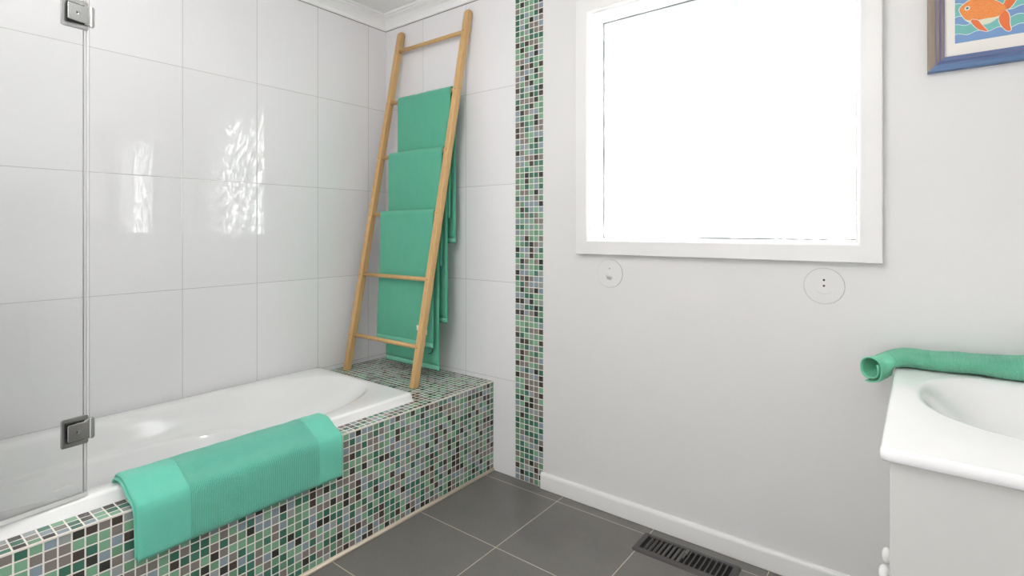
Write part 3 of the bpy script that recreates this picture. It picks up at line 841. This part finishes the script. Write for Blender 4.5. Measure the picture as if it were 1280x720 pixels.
# mirror over the vanity, only seen as a reflection in the tiles
mir = thing('wall_mirror', 'frameless mirror on the wall above the vanity', 'mirror', (XR-0.01, 1.6, 0.95))
obj('mirror_glass', B(XR-0.026, XR-0.022, 1.48, 1.97, 0.93, 2.15), M['mirror'], mir)
obj('mirror_backing', B(XR-0.022, XR-0.0005, 1.49, 1.96, 0.94, 2.14), M['cabinet_paint'], mir)

# ------------------------------------------------------------ rolled hand towel on the vanity
bm = bmesh.new()
uvl = bm.loops.layers.uv.verify()
def towel_section(u, x):
    """closed-ish spiral section (y, z) of the soft roll at fraction u along X"""
    k = min(1.0, u/0.16); k = k*k*(3-2*k)
    a = 0.036+(0.050-0.036)*k            # half depth
    b_ = 0.039+(0.027-0.039)*k + 0.020*max(0, u-0.35)   # half height
    yc = 1.984-0.082*math.exp(-(x-x_start)/0.045)
    zc = ZV+0.003+b_ + (-0.047)*(1-k)
    return yc, zc, a, b_
NU, NT = 90, 96
grid = []
tt = 0.0035
x_start, x_end = -0.120, 0.40
turns = 1.40
for iu in range(NU+1):
    u = iu/NU; x = x_start+(x_end-x_start)*u
    yc, zc, a, b_ = towel_section(u, x)
    dy = 0.082/0.045*math.exp(-(x-x_start)/0.045); ln = math.hypot(1, dy); Tn = (-dy/ln, 1/ln)
    row = []
    for it in range(NT+1):
        t = it/NT
        ang = math.radians(-70)-2*math.pi*turns*t
        sc = 1.0-0.40*t
        w = noise.noise(Vector((x*12, math.cos(ang)*1.3, math.sin(ang)*1.3)))*0.0060*(0.35+0.65*min(1, u*5))
        cc, ss = math.cos(ang), math.sin(ang)
        e = 2/2.3
        yy = yc+(a*sc+w)*math.copysign(abs(cc)**e, cc); zz = zc+(b_*sc+w)*math.copysign(abs(ss)**e, ss)
        if ss < 0 and x+Tn[0]*(yy-yc) > vx0-0.006: zz = max(zz, ZV+0.0022+tt*(1+t*4)*0.5)
        if cc > 0: zz += 0.010*max(0, (u-0.45))*ss*2 if ss > 0 else 0
        row.append((Vector((x+Tn[0]*(yy-yc), yc+Tn[1]*(yy-yc), zz)), x-x_start, t*0.42, Vector((Tn[0]*cc/a, Tn[1]*cc/a, ss/b_)).normalized()))
    grid.append(row)
def addv(p, nrm, d): return bm.verts.new(p+nrm*d)
OUT = [[addv(p, n, tt*0.5) for p, _, _, n in row] for row in grid]
INN = [[addv(p, n, -tt*0.5) for p, _, _, n in row] for row in grid]
def uvface(vs, idx):
    f = bm.faces.new(vs); f.smooth = True
    for l, (i, j) in zip(f.loops, idx): l[uvl].uv = (grid[i][j][1], grid[i][j][2])
for i in range(NU):
    for j in range(NT):
        ids = [(i, j), (i+1, j), (i+1, j+1), (i, j+1)]
        uvface([OUT[a][c] for a, c in ids], ids)
        uvface([INN[a][c] for a, c in ids][::-1], ids[::-1])
for j in range(NT):
    for i in (0, NU):
        uvface([OUT[i][j], OUT[i][j+1], INN[i][j+1], INN[i][j]], [(i, j), (i, j+1), (i, j+1), (i, j)])
for i in range(NU):
    for j in (0, NT):
        uvface([OUT[i][j], OUT[i+1][j], INN[i+1][j], INN[i][j]], [(i, j), (i+1, j), (i+1, j), (i, j)])
ht = tag(obj('hand_towel', bm, M['hand']), 'loosely rolled green waffle hand towel lying across the back of the vanity top', 'towel')

# ------------------------------------------------------------ ceiling lamps (out of the frame) and daylight
def oyster(x, y, r, power, label, group='opal globe ceiling lights'):
    t = thing('ceiling_light', label, 'ceiling light', (x, y, ZC), group)
    bm = bmesh.new(); lathe(bm, (x, y, ZC), (0, 0, -1), [(r*0.6, 0), (r*0.6, 0.010), (r*0.5, 0.016), (0.016, 0.018), (0.016, 0.062), (r*0.42, 0.066), (r*0.42, 0.085), (0, 0.085)], 48)
    obj('lamp_base', bm, M['trim_paint'], t)
    m = bpy.data.materials.new('lamp_diffuser'); m.use_nodes = True; nt = m.node_tree; nt.nodes.clear()
    o = nt.nodes.new('ShaderNodeOutputMaterial'); e = nt.nodes.new('ShaderNodeEmission'); nt.links.new(e.outputs[0], o.inputs[0])
    e.inputs[0].default_value = (1.0, 0.972, 0.968, 1); e.inputs[1].default_value = power
    bm = bmesh.new(); lathe(bm, (x, y, ZC-0.075-r), (0, 0, -1), [(r*math.sin(math.radians(a)), -r*math.cos(math.radians(a))) for a in range(22, 180, 9)]+[(0, r)], 40)
    obj('lamp_diffuser', bm, m, t, smooth=True)
LP = 48.0
oyster(-1.05, 0.40, 0.10, LP, 'opal globe ceiling light over the middle of the room')
oyster(-0.25, -0.10, 0.09, LP*0.40, 'opal globe ceiling light near the doorway')
oyster(-2.06, 0.22, 0.08, LP*0.08, 'added opal globe fill light over the shower end of the bath')  # extra lamp, added to brighten the left wall and corner
oyster(-1.00, -0.50, 0.10, LP*0.30, 'added opal globe fill light at the back of the room')  # unseen lamp added for more light from behind the viewer

w = bpy.data.worlds.new('world'); S.world = w; w.use_nodes = True
nt = w.node_tree; nt.nodes.clear()
o = nt.nodes.new('ShaderNodeOutputWorld'); bg = nt.nodes.new('ShaderNodeBackground')
bg.inputs[0].default_value = (0.985, 0.975, 1.0, 1); bg.inputs[1].default_value = 2.15
nt.links.new(bg.outputs[0], o.inputs[0])
sun = bpy.data.lights.new('sun', 'SUN'); sun.energy = 48; sun.angle = math.radians(1.2); sun.color = (1, 0.98, 0.94)
so = bpy.data.objects.new('sun', sun); COL.objects.link(so)
sd = Vector((0.35, -1.0, -0.62)).normalized()
so.rotation_euler = sd.to_track_quat('-Z', 'Y').to_euler()

# shrub outside, its leaves break the sun falling on the frosted pane
bm = bmesh.new()
rnd = random.Random(11)
for k in range(4200):
    x = rnd.uniform(-1.9, 0.2); z = rnd.uniform(1.1, 3.0); y = rnd.uniform(2.55, 3.0)
    # where it lands on the pane
    tt_ = (y-YG)/(-sd.y); hx_ = x+sd.x*tt_; hz_ = z+sd.z*tt_
    dens = 1.0
    if hx_ < -0.72: dens = 0.34+0.30*max(0, min(1, (hz_-1.3)/0.7))+0.25*max(0, min(1, (hx_+1.05)/0.3))
    if rnd.random() > dens: continue
    l = rnd.uniform(0.022, 0.05); wd = l*0.42
    a = Vector((rnd.gauss(0, 1), rnd.gauss(0, 0.35), rnd.gauss(0, 1))).normalized()
    b2 = a.cross(Vector((rnd.gauss(0, .4), 1, rnd.gauss(0, .4)))).normalized(); c = Vector((x, y, z))
    ps = [c-a*l, c-a*l*0.3+b2*wd, c+a*l*0.4+b2*wd*0.8, c+a*l, c+a*l*0.4-b2*wd*0.8, c-a*l*0.3-b2*wd]
    up = a.cross(b2)*0.004
    A = [bm.verts.new(p) for p in ps]; m0 = bm.verts.new(c+up)
    for i in range(6): bm.faces.new((A[i], A[(i+1) % 6], m0))
me = bpy.data.meshes.new('garden_shrub'); bm.to_mesh(me); bm.free()
sh = link('garden_shrub', me, M['leaf'])
tag(sh, 'leafy shrub outside behind the frosted window glass', 'shrub', kind='stuff')

# ------------------------------------------------------------ camera
cam = bpy.data.cameras.new('camera'); co = bpy.data.objects.new('camera', cam); COL.objects.link(co)
S.camera = co
cam.sensor_fit = 'HORIZONTAL'; cam.sensor_width = 36.0; cam.lens = 663.3/1280*36.0
cam.shift_x = 0.0; cam.shift_y = -(360-286.5)/1280
cam.clip_start = 0.02
co.location = (0, 0, H); co.rotation_euler = (math.pi/2, 0, math.radians(37.61))

S.view_settings.view_transform = 'Standard'; S.view_settings.look = 'None'
S.view_settings.gamma = 1.0; S.view_settings.use_curve_mapping = False
S.view_settings.exposure = 0.06
